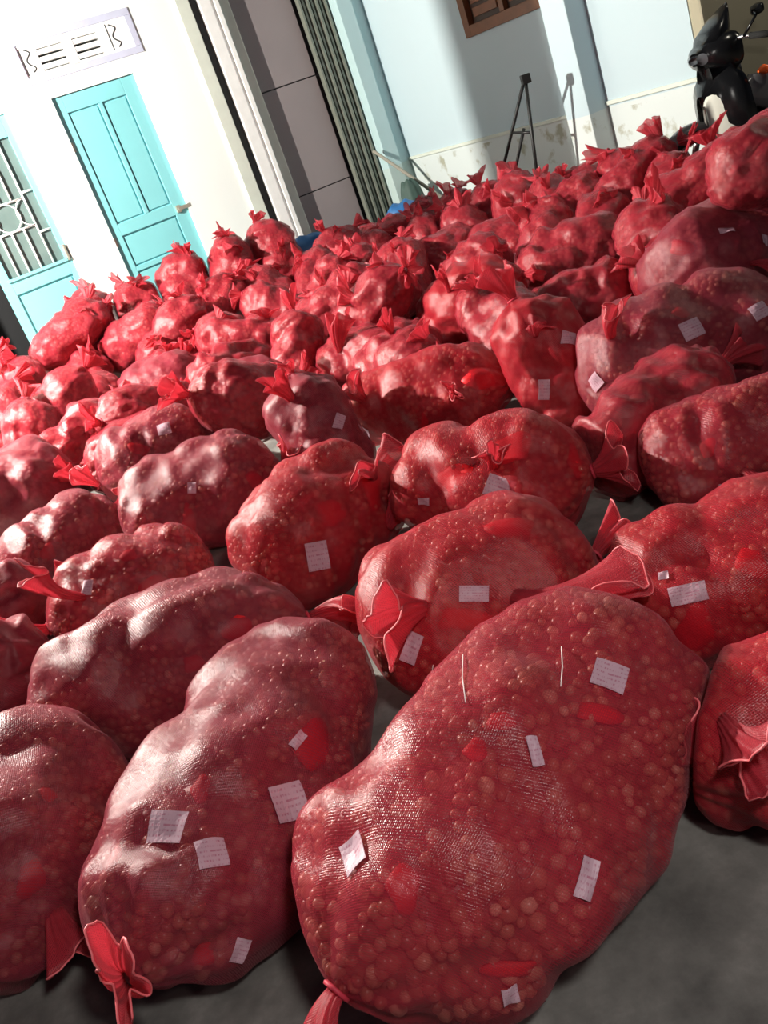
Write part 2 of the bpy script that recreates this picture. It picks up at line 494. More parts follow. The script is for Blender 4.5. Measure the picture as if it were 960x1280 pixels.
# ---- corner column and the wall along the side of the yard
structure(house(boxes('wall_column', [((2.165, -0.10, 0), (2.335, 0.2, TOP)), ((2.335, -0.02, 0), (2.53, 0.2, TOP))], 'wall_cyan', None, 0.006)))
structure(side(boxes('wall_right', [((-3.75, 0, 0), (-2.22, 0.2, TOP)), ((-2.22, 0, 0), (-1.17, 0.2, 1.655)), ((-2.22, 0, 2.85), (-1.17, 0.2, TOP)), ((-1.17, 0, 0), (0.13, 0.2, TOP))], 'wall_blue')))
structure(side(boxes('trim_3', [((-3.69, -0.018, 0.795), (-1.1, 0.0, 0.825)), ((-0.79, -0.018, 0.815), (0.13, 0.0, 0.845))], 'cream', None, 0.004)))
structure(side(boxes('wall_pilaster', [((-1.05, -0.20, 0), (-0.79, 0.05, TOP))], 'wall_blue', None, 0.008)))
structure(side(boxes('wall_back', [((0.13, 0.0, 0), (0.24, 5.0, TOP))], 'wall_beige', None, 0.02)))
w1 = structure(side(boxes('window_1', [((-2.22, -0.03, 1.655), (-2.14, 0.12, 2.85)), ((-1.25, -0.03, 1.655), (-1.17, 0.12, 2.85)), ((-2.14, -0.03, 1.655), (-1.25, 0.12, 1.745)), ((-2.14, -0.03, 2.77), (-1.25, 0.12, 2.85)), ((-1.72, -0.02, 1.745), (-1.66, 0.1, 2.77))], 'wood', None, 0.006)))
for s0, s1 in ((-2.14, -1.72), (-1.66, -1.25)):
    boxes('shutter', [((s0, 0.03, 1.745), (s1, 0.07, 2.77))], 'wood_dark', w1, 0.004)
    for k in range(9):
        boxes('slat', [((s0 + 0.05, 0.008, 1.79 + 0.105 * k), (s1 - 0.05, 0.035, 1.865 + 0.105 * k))], 'wood', w1, 0.004)
# slab added out of view; its drop post only casts the side wall's shadow
structure(boxes('shadow_blocker', [((-4.6, 4.6, 3.36), (-2.36, 7.4, 3.46)), ((-2.58, 5.95, 2.42), (-2.39, 6.12, 3.37))], 'wood_dark', None, 0.008))

# ------------------------------------------------------------------ the sacks
# id, centre x, y, z, length, radius, heading, tilt (degrees); the tied neck is at the +heading end
SACKS = [
    ('A', 0.04, 1.34, 0.23, 0.93, 0.260, -143, 0),
    ('B', -0.50, 1.70, 0.20, 0.96, 0.227, -117, 0),
    ('C', -0.72, 2.34, 0.21, 0.84, 0.230, -3, 0),
    ('D', -1.07, 1.80, 0.20, 0.72, 0.227, -96, 0),
    ('E', 0.15, 2.07, 0.22, 0.64, 0.241, 0, 0),
    ('F', 0.37, 2.80, 0.20, 0.70, 0.223, -35, 0),
    ('G', 0.74, 1.84, 0.18, 0.62, 0.199, -6, 0),
    ('H', 0.62, 1.30, 0.17, 0.62, 0.178, 173, 0),
    ('I', -0.22, 2.98, 0.21, 0.68, 0.234, 46, 0),
    ('J', -0.69, 3.73, 0.21, 0.72, 0.239, -6, 0),
    ('K', -0.99, 4.57, 0.21, 0.62, 0.238, -162, 0),
    ('L', -0.94, 3.04, 0.19, 0.62, 0.208, -168, 0),
    ('M', -1.37, 3.90, 0.17, 0.62, 0.192, 53, 0),
    ('N', -1.79, 4.85, 0.23, 0.68, 0.260, -5, 0),
    ('O', -1.64, 3.42, 0.16, 0.62, 0.179, 0, 0),
    ('P', -1.52, 2.86, 0.16, 0.62, 0.178, -3, 0),
    ('R', 0.36, 3.99, 0.19, 0.85, 0.214, -31, 0),
    ('T', 1.29, 3.29, 0.23, 0.86, 0.254, 6, 0),
    ('U', 1.11, 2.50, 0.16, 0.66, 0.178, -3, 0),
    ('V2', 1.79, 3.89, 0.37, 0.89, 0.250, 29, 0),
    ('V1', 2.04, 3.91, 0.67, 0.75, 0.185, 36, 0),
    ('W', 1.62, 5.46, 0.21, 0.76, 0.239, -3, 0),
    ('X', 1.36, 4.72, 0.16, 0.62, 0.182, -24, 0),
    ('n25', 0.28, 5.16, 0.17, 0.82, 0.192, 142, 0),
    ('i', -0.58, 6.90, 0.18, 0.80, 0.200, -12, 0),
    ('l27', -0.51, 5.19, 0.19, 0.62, 0.208, -3, 0),
    ('m28', -1.09, 6.26, 0.21, 0.63, 0.229, -4, 0),
    ('r', -1.73, 6.74, 0.20, 0.62, 0.228, -4, 0),
    ('y', 1.12, 7.03, 0.21, 0.63, 0.238, 28, 0),
    ('cc', 1.51, 6.69, 0.21, 0.62, 0.230, -16, 0),
    ('Q', -0.14, 3.81, 0.26, 0.60, 0.184, 100, 55),
    ('S', 0.86, 3.64, 0.26, 0.60, 0.178, 110, 60),
    ('Y', 0.88, 5.24, 0.24, 0.75, 0.224, -35, 15),
    ('n24', 0.44, 5.98, 0.24, 0.69, 0.178, 30, 30),
    ('n26', -0.16, 5.56, 0.25, 0.60, 0.178, 70, 45),
    ('q2', -1.94, 5.87, 0.26, 0.60, 0.178, 80, 55),
    ('q', -2.23, 6.43, 0.31, 0.70, 0.178, 60, 45),
    ('p0', -2.46, 7.18, 0.38, 0.80, 0.178, 60, 55),
    ('p1', -2.16, 6.99, 0.34, 0.74, 0.178, 100, 55),
    ('p3', -1.83, 7.21, 0.25, 0.72, 0.178, 70, 30),
    ('q3', -1.60, 5.47, 0.23, 0.70, 0.178, 30, 20),
    ('n1', -1.74, 7.99, 0.56, 0.69, 0.231, 70, 62),
    ('n1b', -1.35, 8.12, 0.52, 0.60, 0.221, 110, 62),
    ('n2', -1.83, 7.58, 0.60, 0.75, 0.213, 20, 20),
    ('n2b', -1.32, 7.48, 0.43, 0.75, 0.210, -20, 15),
    ('b', -0.91, 8.19, 0.56, 0.68, 0.237, 80, 65),
    ('a', -0.50, 8.18, 0.55, 0.71, 0.223, 60, 65),
    ('a2', -0.12, 8.33, 0.55, 0.69, 0.218, 110, 65),
    ('d', -0.73, 7.50, 0.34, 0.88, 0.195, 40, 35),
    ('e', -0.23, 7.68, 0.32, 0.75, 0.190, 120, 40),
    ('f', -1.04, 7.10, 0.36, 0.80, 0.204, 20, 35),
    ('g', -0.21, 7.09, 0.27, 0.68, 0.188, 150, 40),
    ('v', 0.20, 6.28, 0.32, 0.75, 0.192, 10, 15),
    ('t1', 0.16, 7.61, 0.31, 0.78, 0.178, 70, 30),
    ('t2', 0.36, 8.12, 0.33, 0.74, 0.223, 20, 40),
    ('t3', 0.87, 7.83, 0.29, 0.71, 0.221, 40, 40),
    ('t4', 1.06, 7.43, 0.28, 0.66, 0.178, 90, 50),
    ('t5', 1.15, 8.42, 0.30, 0.70, 0.178, 30, 45),
    ('u2', 0.21, 6.92, 0.29, 0.70, 0.178, 60, 40),
    ('u3', 0.58, 7.14, 0.27, 0.67, 0.178, 120, 45),
    ('u4', 0.73, 6.71, 0.27, 0.66, 0.178, 70, 45),
    ('u5', 0.58, 7.51, 0.28, 0.70, 0.178, 40, 45),
    ('aa', 1.76, 7.11, 0.32, 0.75, 0.197, 70, 55),
    ('bb', 1.69, 7.53, 0.31, 0.70, 0.178, 100, 50),
    ('b2', 1.38, 7.77, 0.32, 0.70, 0.178, 50, 50),
    ('b3', 1.41, 7.32, 0.28, 0.70, 0.178, 120, 45),
    ('dd', 1.96, 6.76, 0.29, 0.70, 0.178, 100, 50),
    ('d2', 1.63, 6.13, 0.28, 0.66, 0.178, 60, 35),
    ('ee', 1.91, 6.44, 0.28, 0.76, 0.178, 20, 35),
    ('e2', 2.36, 6.38, 0.31, 0.72, 0.178, 95, 55),
    ('hh', 2.35, 6.19, 0.43, 0.66, 0.178, 10, 20),
    ('ii', 2.45, 5.77, 0.28, 0.71, 0.178, 80, 45),
    ('jj', 2.28, 5.25, 0.39, 0.75, 0.188, -10, 20),
    ('kk', 2.63, 5.57, 0.39, 0.75, 0.178, 30, 12),
    ('mm', 1.86, 5.85, 0.25, 0.70, 0.178, 40, 30),
    ('u6', 0.96, 2.84, 0.19, 0.66, 0.178, 20, 10),
    ('z0', -0.40, 4.59, 0.31, 0.72, 0.190, -162, 28),
    ('z1', 0.34, 4.57, 0.21, 0.72, 0.190, -71, 8),
    ('z2', 0.90, 4.54, 0.24, 0.72, 0.190, 99, 16),
    ('z3', 1.77, 4.54, 0.31, 0.72, 0.190, 78, 31),
    ('z5', -1.12, 4.95, 0.18, 0.72, 0.190, -144, 2),
    ('z6', 2.46, 5.04, 0.19, 0.72, 0.190, -134, 5),
    ('z7', -2.17, 5.39, 0.21, 0.72, 0.190, 128, 8),
    ('z8', -1.09, 5.37, 0.26, 0.72, 0.190, -130, 19),
    ('z9', 0.35, 5.51, 0.34, 0.72, 0.190, -33, 33),
    ('z10', 3.00, 5.46, 0.22, 0.72, 0.190, -95, 12),
    ('z11', -0.61, 5.89, 0.22, 0.72, 0.190, -127, 10),
    ('z12', 1.07, 5.91, 0.27, 0.72, 0.190, -70, 24),
    ('z13', -1.83, 6.27, 0.31, 0.72, 0.190, 15, 34),
    ('z14', -0.49, 6.40, 0.30, 0.72, 0.190, 157, 26),
    ('z15', -1.05, 6.64, 0.19, 0.72, 0.190, 175, 5),
    ('z16', 2.47, 6.73, 0.17, 0.72, 0.190, -146, 0),
    ('z18', 2.23, 7.12, 0.20, 0.72, 0.190, -99, 8),
    ('z19', 2.32, 7.62, 0.26, 0.72, 0.190, -26, 13),
    ('z20', 0.62, 8.43, 0.26, 0.72, 0.190, 4, 29),
    ('z21', 0.86, 8.83, 0.26, 0.72, 0.190, -8, 23),
    ('z22', 0.59, 9.33, 0.23, 0.72, 0.190, -56, 12),
]
NEAR = {'A', 'B', 'C', 'D', 'E', 'F', 'G', 'H', 'I', 'J', 'K', 'L', 'M', 'R', 'T', 'U'}
MID = {'N', 'O', 'P', 'Q', 'S', 'V1', 'V2', 'W', 'X', 'Y', 'n25', 'i', 'l27', 'm28', 'r', 'u6', 'n24', 'n26', 'y', 'cc', 'z0', 'z5', 'z8', 'q2', 'q3'}
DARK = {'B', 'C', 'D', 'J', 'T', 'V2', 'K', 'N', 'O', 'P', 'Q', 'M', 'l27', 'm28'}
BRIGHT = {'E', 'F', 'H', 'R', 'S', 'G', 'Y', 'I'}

def frame_of(s):
    _, x, y, z, L, r, yaw, pit = s
    a, p = math.radians(yaw), math.radians(pit)
    ax = np.array([math.cos(a) * math.cos(p), math.sin(a) * math.cos(p), math.sin(p)])
    sd = np.array([-math.sin(a), math.cos(a), 0.0])
    return np.array([x, y, z]), ax, sd, np.cross(ax, sd)

def seg_of(s):
    c, ax, _, _ = frame_of(s)
    h = max(0.05, s[4] / 2 - 0.8 * s[5])
    return c - ax * h, c + ax * h, s[5]

def seg_near(V, p, q):
    d = q - p
    t = np.clip(((V - p) @ d) / (d @ d), 0, 1)
    c = p + t[:, None] * d
    return c, ((V - c) ** 2).sum(1)

def floor_under(V):
    rel = V[:, :2] - np.array(HOUSE_O[:2])
    s = rel @ np.array([math.cos(YAW_HOUSE), math.sin(YAW_HOUSE)])
    off = rel @ np.array([math.sin(YAW_HOUSE), -math.cos(YAW_HOUSE)])
    return np.where((off < 0.96) & (s < 0.74), 0.252, 0.002)

SEGS = [seg_of(s) for s in SACKS]
PRESS = [sg[2] + {'A': 0.07, 'B': 0.055, 'E': 0.02, 'I': 0.01, 'H': 0.075}.get(s[0], 0.0) for s, sg in zip(SACKS, SEGS)]   # the fuller sacks push their neighbours in

def sack_grid(i, nu, nv, rng):
    s = SACKS[i]
    sid_near = s[0] in NEAR
    c, ax, sd, up = frame_of(s)
    L, r = s[4], s[5]
    t = -np.cos(np.linspace(0.10, math.pi - 0.06, nv))
    t = (t - t[0]) / (t[-1] - t[0]) * 2 - 1
    th = np.arange(nu) * 2 * math.pi / nu
    n1 = rng.uniform(3.2, 4.6)
    R = r * np.maximum(1 - np.abs(t) ** n1, 0) ** 0.5
    neck = np.clip((t - 0.55) / 0.45, 0, 1)
    R = R * (1 - 0.38 * neck ** 1.3)
    R = np.maximum(R, 0.016)
    R[0] = 0.012
    T, TH = np.meshgrid(t, th, indexing='ij')
    RR = np.repeat(R[:, None], nu, 1)
    # pleats running into the tied neck, a few at the sewn end
    k1, k2 = rng.integers(9, 14), rng.integers(5, 9)
    ple = np.clip((T - 0.45) / 0.55, 0, 1) ** 1.3
    ple2 = np.clip((-T - 0.6) / 0.4, 0, 1) ** 1.5
    RR = RR * (1 + 0.10 * ple * np.cos(k1 * TH + rng.uniform(0, 6)) + 0.06 * ple * np.cos((k1 + 4) * TH + rng.uniform(0, 6)) + 0.05 * ple2 * np.cos(k2 * TH))
    # slow belly variation
    for _ in range(4):
        RR = RR * (1 + (0.014 if sid_near else 0.035) * np.cos(rng.integers(1, 4) * TH + rng.uniform(0, 6)) * np.cos(rng.uniform(1, 4) * T + rng.uniform(0, 6)))
    bend = rng.uniform(-0.015, 0.015) if sid_near else rng.uniform(-0.04, 0.04)
    V = c + ax * (T[..., None] * L / 2) + sd * (RR * np.cos(TH) * 1.05)[..., None] + up * (RR * np.sin(TH) * 0.98)[..., None] + sd * (bend * (1 - T ** 2))[..., None]
    V = V.reshape(-1, 3)
    # inner bundles pressing against the net
    m = 46
    pt = rng.uniform(-0.9, 0.9, m)
    pth = rng.uniform(0, 2 * math.pi, m)
    pr = np.interp(pt, t, R) * 0.86
    P = c + ax * (pt * L / 2)[:, None] + sd * (pr * np.cos(pth))[:, None] + up * (pr * np.sin(pth))[:, None]
    rad = rng.uniform(0.075, 0.12, m)
    dd = np.sqrt(((V[:, None] - P[None]) ** 2).sum(2)) / rad[None]
    lump = np.sqrt(np.clip(1 - dd.min(1) ** 2, 0, 1))
    axc, _ = seg_near(V, c - ax * (L / 2 - 0.02), c + ax * (L / 2 - 0.02))
    rv = V - axc
    rl = np.linalg.norm(rv, axis=1) + 1e-6
    fade = np.clip(rl / (0.6 * r), 0, 1)
    V = V + rv / rl[:, None] * ((lump - 0.55) * (0.037 if sid_near else 0.042) * fade)[:, None]
    # tension folds and sags of the net
    amp = 0.013 if sid_near else 0.018 if s[0] in MID else 0.024
    for q_ in range(3):
        k1 = rng.normal(size=3)
        k1 = k1 - ax * (k1 @ ax) * 0.6
        k1 *= 2 * math.pi / (rng.uniform(0.16, 0.30) if sid_near else rng.uniform(0.11, 0.24)) / np.linalg.norm(k1)
        k2 = rng.normal(size=3) * 12
        f = np.sin(V @ k1 + 1.3 * np.sin(V @ k2 + rng.uniform(0, 6)) + rng.uniform(0, 6))
        V = V + rv / rl[:, None] * (amp * ((1 - np.abs(f)) ** 2.2 - 0.3) * fade)[:, None]
    # neighbours press flat against each other
    p, q, ri = SEGS[i]
    base, _ = seg_near(V, p, q)
    for j, (pj, qj, rj) in enumerate(SEGS):
        if j == i or np.linalg.norm((p + q - pj - qj) / 2) > 1.3:
            continue
        def excess(W):
            _, di = seg_near(W, p, q)
            _, dj = seg_near(W, pj, qj)
            return (di - PRESS[i] ** 2) - (dj - PRESS[j] ** 2) + 0.002
        bad = excess(V) > 0
        if not bad.any():
            continue
        W, Bs = V[bad], base[bad]
        lo, hi = np.zeros(len(W)), np.ones(len(W))
        for _ in range(9):
            mid = (lo + hi) / 2
            ok = excess(Bs + (W - Bs) * mid[:, None]) < 0
            lo = np.where(ok, mid, lo)
            hi = np.where(ok, hi, mid)
        V[bad] = Bs + (W - Bs) * np.maximum(lo, 0.12)[:, None]
    G = V.reshape(nv, nu, 3)
    for _ in range(7 if sid_near else 2):
        inner = (np.roll(G, 1, 1) + np.roll(G, -1, 1))[1:-1] + G[:-2] + G[2:]
        G = G.copy()
        G[1:-1] = 0.5 * G[1:-1] + 0.125 * inner
    fl = floor_under(G.reshape(-1, 3)).reshape(nv, nu)
    G[..., 2] = np.maximum(G[..., 2], fl)
    for o, yaw, lim in ((HOUSE_O, YAW_HOUSE, 0.05), (SIDE_O, YAW_SIDE, 0.05)):
        nrm = np.array([math.sin(yaw), -math.cos(yaw), 0])
        off = (G - np.array(o)) @ nrm
        G = G + nrm * np.maximum(lim - off, 0)[..., None]
    return G, T, TH

def grid_normals(G):
    dv = np.gradient(G, axis=0)
    du = np.roll(G, -1, 1) - np.roll(G, 1, 1)
    n = np.cross(du, dv)
    return n / (np.linalg.norm(n, axis=2, keepdims=True) + 1e-9)

def grid_mesh(name, G, L, r, uv=True):
    nv, nu = G.shape[:2]
    verts = np.concatenate([G.reshape(-1, 3), G[0].mean(0)[None], G[-1].mean(0)[None]])
    faces, uvs = [], []
    cu, cv = 2 * math.pi * r / nu, L / nv
    for a in range(nv - 1):
        for b in range(nu):
            b2 = (b + 1) % nu
            faces.append((a * nu + b, a * nu + b2, (a + 1) * nu + b2, (a + 1) * nu + b))
            if uv:
                uvs += [(b * cu, a * cv), ((b + 1) * cu, a * cv), ((b + 1) * cu, (a + 1) * cv), (b * cu, (a + 1) * cv)]
    for b in range(nu):
        b2 = (b + 1) % nu
        faces.append((nv * nu, b2, b))
        faces.append((nv * nu + 1, (nv - 1) * nu + b, (nv - 1) * nu + b2))
        if uv:
            uvs += [(b * cu, 0), ((b + 1) * cu, 0), (b * cu, 0)] + [(b * cu, L), (b * cu, L), ((b + 1) * cu, L)]
    return mesh_np(name, verts, faces, uvs if uv else None)

# one bulb, copied into the fill of each sack
def ico(sub):
    bm = bmesh.new()
    bmesh.ops.create_icosphere(bm, subdivisions=sub, radius=1.0)
    v = np.array([x.co[:] for x in bm.verts])
    f = np.array([[x.index for x in fc.verts] for fc in bm.faces])
    bm.free()
    v[:, 2] *= np.where(v[:, 2] > 0, 1.35, 1.0)
    return v, f
ICO = {1: ico(1), 2: ico(2)}

def bulbs_mesh(G, Nn, rng, rad, sub, limit):
    nv, nu = G.shape[:2]
    area = np.linalg.norm(np.cross(np.roll(G, -1, 1) - G, np.gradient(G, axis=0)), axis=2)
    area[:2] = 0
    area[-3:] = 0
    area = np.where(Nn[..., 2] < -0.35, 0, area).ravel()
    pick = rng.choice(nv * nu, size=limit * 3, p=area / area.sum())
    used, pts = {}, []
    cell = rad * 1.8
    for k in pick:
        a, b = divmod(int(k), nu)
        a2, b2 = min(a + 1, nv - 1), (b + 1) % nu
        u, w = rng.random(2)
        p = (G[a, b] * (1 - u) + G[a, b2] * u) * (1 - w) + (G[a2, b] * (1 - u) + G[a2, b2] * u) * w
        n = Nn[a, b]
        key = tuple(np.floor(p / cell).astype(int))
        ok = True
        for dx in (-1, 0, 1):
            for dy in (-1, 0, 1):
                for dz in (-1, 0, 1):
                    for o in used.get((key[0] + dx, key[1] + dy, key[2] + dz), ()):
                        if ((o - p) ** 2).sum() < (rad * 1.55) ** 2:
                            ok = False
        if ok:
            used.setdefault(key, []).append(p)
            pts.append((p, n))
            if len(pts) >= limit:
                break
    bv, bf = ICO[sub]
    allv, allf = [], []
    for k, (p, n) in enumerate(pts):
        q = rng.normal(size=4)
        q /= np.linalg.norm(q)
        w, x, y, z = q
        M = np.array([[1 - 2 * (y * y + z * z), 2 * (x * y - z * w), 2 * (x * z + y * w)], [2 * (x * y + z * w), 1 - 2 * (x * x + z * z), 2 * (y * z - x * w)], [2 * (x * z - y * w), 2 * (y * z + x * w), 1 - 2 * (x * x + y * y)]])
        rr = rad * rng.uniform(0.6, 1.25)
        allv.append((bv @ M.T) * rr + p - n * (rr * 1.12 + 0.002 + 0.006 * rng.random() ** 2))
        allf.append(bf + k * len(bv))
    me = bpy.data.meshes.new('bulbs')
    Vv, Ff = np.concatenate(allv), np.concatenate(allf)
    me.from_pydata(Vv.tolist(), [], Ff.tolist())
    return me

def collar(parent, P, D, length, rim, seed, flat=0.55, mat='ruffle', hem=False, r0=0.018, name='collar', origin=None):
    """net gathered above the tie, flaring to a wavy rim"""
    rng = np.random.default_rng(seed)
    D = Vector(D).normalized()
    P = Vector(P)
    ref = Vector((0, 0, 1)) if abs(D.z) < 0.8 else Vector((1, 0, 0))
    U = (ref - D * ref.dot(D)).normalized()
    W = D.cross(U)
    ang = rng.uniform(0, 3.14)
    U, W = U * math.cos(ang) + W * math.sin(ang), W * math.cos(ang) - U * math.sin(ang)
    nu, nv = 60, 10
    k, k2 = int(rng.integers(4, 7)), int(rng.integers(2, 4))
    ph, ph2 = rng.uniform(0, 6, 2)
    side_b = Vector(rng.normal(size=3)) * 0.25 * length
    V, uvs, faces = [], [], []
    for a in range(nv):
        t = a / (nv - 1)
        rad = r0 + (rim - r0) * t ** 1.25
        for b in range(nu):
            th = 2 * math.pi * b / nu
            w = rad * (1 + 0.30 * t * math.sin(k * th + ph + t) + 0.2 * t * math.sin(k2 * th + ph2) + 0.13 * math.sin(13 * th + 3 * math.sin(th + ph)) * (1 - 0.4 * t))
            x = D * (length * t * (1 + 0.22 * t * math.sin(k2 * th + ph))) + U * (w * math.cos(th)) + W * (w * math.sin(th) * flat) + side_b * t * t
            V.append(P + x)
    for a in range(nv - 1):
        for b in range(nu):
            b2 = (b + 1) % nu
            faces.append((a * nu + b, a * nu + b2, (a + 1) * nu + b2, (a + 1) * nu + b))
            uvs += [(b * 0.012, a * length / nv), ((b + 1) * 0.012, a * length / nv), ((b + 1) * 0.012, (a + 1) * length / nv), (b * 0.012, (a + 1) * length / nv)]
    fl = floor_under(np.array([v[:] for v in V]))
    V = [Vector((v.x, v.y, max(v.z, f + 0.003))) for v, f in zip(V, fl)]
    off = Vector(origin) if origin is not None else Vector((0, 0, 0))
    me = mesh_np(name, [v - off for v in V], faces, uvs)
    o = link_obj(name, me, mat, parent, True)
    md = o.modifiers.new('thickness', 'SOLIDIFY')
    md.thickness = 0.0025
    if hem:
        pts = [V[(nv - 1) * nu + b] - off for b in range(nu)]
        h = tube('hem', pts, 0.0022, 'hem', None, 5, True)
        h.parent = o
    return o

SACK = {}
for i, s in enumerate(SACKS):
    sid = s[0]
    rng = np.random.default_rng(100 + i)
    if sid in NEAR:
        nu, nv = 84, 108
    elif sid in MID:
        nu, nv = 56, 64
    else:
        nu, nv = 48, 52
    G, T, TH = sack_grid(i, nu, nv, rng)
    Nn = grid_normals(G)
    cc = frame_of(s)[0]
    if (Nn * (G - cc)).sum() < 0:
        Nn = -Nn
    base = Vector((float(cc[0]), float(cc[1]), float(G[..., 2].min())))
    root = empty('net_sack', base)
    b = np.array(base)
    Gl = G - b
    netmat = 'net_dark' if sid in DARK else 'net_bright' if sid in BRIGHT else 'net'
    net = link_obj('net', grid_mesh('net', Gl, s[4], s[5]), netmat, root, True)
    inset = 0.021 if sid in NEAR else 0.011
    flat_G = G.reshape(-1, 3)
    axp, _ = seg_near(flat_G, SEGS[i][0], SEGS[i][1])
    rv_ = flat_G - axp
    rl_ = np.linalg.norm(rv_, axis=1, keepdims=True) + 1e-6
    core = axp + rv_ * np.maximum(0.5, 1 - inset / rl_)
    core[:, 2] = np.maximum(core[:, 2], floor_under(core) + 0.003)
    fill = link_obj('fill', grid_mesh('fill', core.reshape(G.shape) - b, s[4], s[5], False), 'fill', root, True)
    if sid in NEAR:
        sub = 2 if sid in ('A', 'B', 'C', 'E', 'G', 'F', 'I', 'H', 'D') else 1
        bo = link_obj('bulbs', bulbs_mesh(Gl, Nn, rng, 0.0128 if sub == 2 else 0.015, sub, 1150 if sub == 2 else 800), 'bulb', root, True)
        bo['kind'] = 'stuff'
    ax = frame_of(s)[1]
    neck = G[-1].mean(0)
    prv = G[-6].mean(0)
    dirn = neck - prv
    dirn = dirn / (np.linalg.norm(dirn) + 1e-6) + np.array([0, 0, 0.25]) + rng.normal(size=3) * 0.25
    far = sid not in NEAR and sid not in MID
    if far:
        dirn = dirn * np.array([1, 1, 0.4]) + rng.normal(size=3) * 0.35
    co = collar(root, neck, dirn, rng.uniform(0.06, 0.10) if far else rng.uniform(0.10, 0.16), rng.uniform(0.055, 0.09), 500 + i, rng.uniform(0.45, 0.8), hem=sid in NEAR, origin=base)
    if sid not in NEAR and sid not in MID:
        # slack net bunched up on the shoulders of the sack
        for q_ in range(2):
            a_ = int(rng.integers(int(nv * 0.35), int(nv * 0.85)))
            cand = np.argsort(-Nn[a_, :, 2])[:10]
            b_ = int(rng.choice(cand))
            collar(root, G[a_, b_] - Nn[a_, b_] * 0.01, Nn[a_, b_] * 0.5 + rng.normal(size=3) * 0.8, rng.uniform(0.05, 0.09), rng.uniform(0.06, 0.1), 3000 + 7 * i + q_, rng.uniform(0.3, 0.7), origin=base, r0=0.03, name='net_fold')
    dv = Vector(dirn).normalized()
    rf = Vector((0, 0, 1)) if abs(dv.z) < 0.8 else Vector((1, 0, 0))
    uu = (rf - dv * rf.dot(dv)).normalized()
    ww = dv.cross(uu)
    tube('tie_string', [Vector(neck) - base + uu * (0.021 * math.cos(q)) + ww * (0.021 * math.sin(q)) for q in [2 * math.pi * k / 14 for k in range(14)]], 0.0045, 'string', root, 5, True)
    nvn = G.shape[0] * G.shape[1]
    tree = BVHTree.FromPolygons([tuple(v) for v in G.reshape(-1, 3)], [(a * nu + c_, a * nu + (c_ + 1) % nu, (a + 1) * nu + (c_ + 1) % nu, (a + 1) * nu + c_) for a in range(nv - 1) for c_ in range(nu)])
    SACK[sid] = (root, tree, base)

def on_sack(sid, px, py):
    root, tree, base = SACK[sid]
    loc, nrm, _, _ = tree.ray_cast(CAM_POS, ray(px, py))
    if loc is None:
        return None
    if nrm.dot(ray(px, py)) > 0:
        nrm = -nrm
    return loc, nrm

def patch(sid, px, py, w, h, turn, name, mat, lift, bulge=0.0, thick=0.0012):
    """a small slip lying on the bulbs just under the net"""
    hit = on_sack(sid, px, py)
    if hit is None:
        print('no hit', sid, px, py)
        return
    loc, nrm = hit
    root, tree, base = SACK[sid]
    d = ray(px, py)
    # image-right direction brought into the surface
    a = math.radians(turn)
    e = CX * math.cos(a) + CY * math.sin(a)
    e = (e - nrm * e.dot(nrm)).normalized()
    g = nrm.cross(e)
    n = 7
    top, faces = [], []
    for iy in range(n):
        for ix in range(n):
            u, v = ix / (n - 1) - 0.5, iy / (n - 1) - 0.5
            if bulge:
                k = math.sqrt(max(1e-6, 1 - 2 * min(0.5, max(abs(u), abs(v)) ** 2 * 2)))
                ang = math.atan2(v, u)
                rr = max(abs(u), abs(v)) * 2
                uu, vv = rr * math.cos(ang) * 0.5, rr * math.sin(ang) * 0.5
                q = loc + e * (uu * w * (1 + 0.2 * math.sin(3 * ang + px))) + g * (vv * h * (1 + 0.2 * math.sin(2 * ang + py)))
                hz = bulge * (1 - rr ** 2)
            else:
                q = loc + e * (u * w) + g * (v * h)
                hz = 0.003 * math.sin(5 * u + px) * math.cos(3 * v + py)
            near = tree.find_nearest(q)
            if near[0] is not None:
                q = q - nrm * (q - near[0]).dot(nrm)
            top.append(q + nrm * (lift + hz))
    cen = loc
    tv = [q - cen for q in top] + [q - cen - nrm * thick for q in top]
    for iy in range(n - 1):
        for ix in range(n - 1):
            k = iy * n + ix
            faces.append((k, k + 1, k + n + 1, k + n))
            faces.append((n * n + k, n * n + k + n, n * n + k + n + 1, n * n + k + 1))
    ring = [ix for ix in range(n)] + [iy * n + n - 1 for iy in range(1, n)] + [(n - 1) * n + ix for ix in range(n - 2, -1, -1)] + [iy * n for iy in range(n - 2, 0, -1)]
    for k in range(len(ring)):
        p_, q_ = ring[k], ring[(k + 1) % len(ring)]
        faces.append((p_, p_ + n * n, q_ + n * n, q_))
    uvv = [((k % n) / (n - 1), (k // n) / (n - 1)) for k in range(n * n)] * 2
    me = mesh_np(name, tv, faces, [uvv[v] for f_ in faces for v in f_])
    o = link_obj(name, me, mat, root, bool(bulge))
    o.location = cen - base
    return o

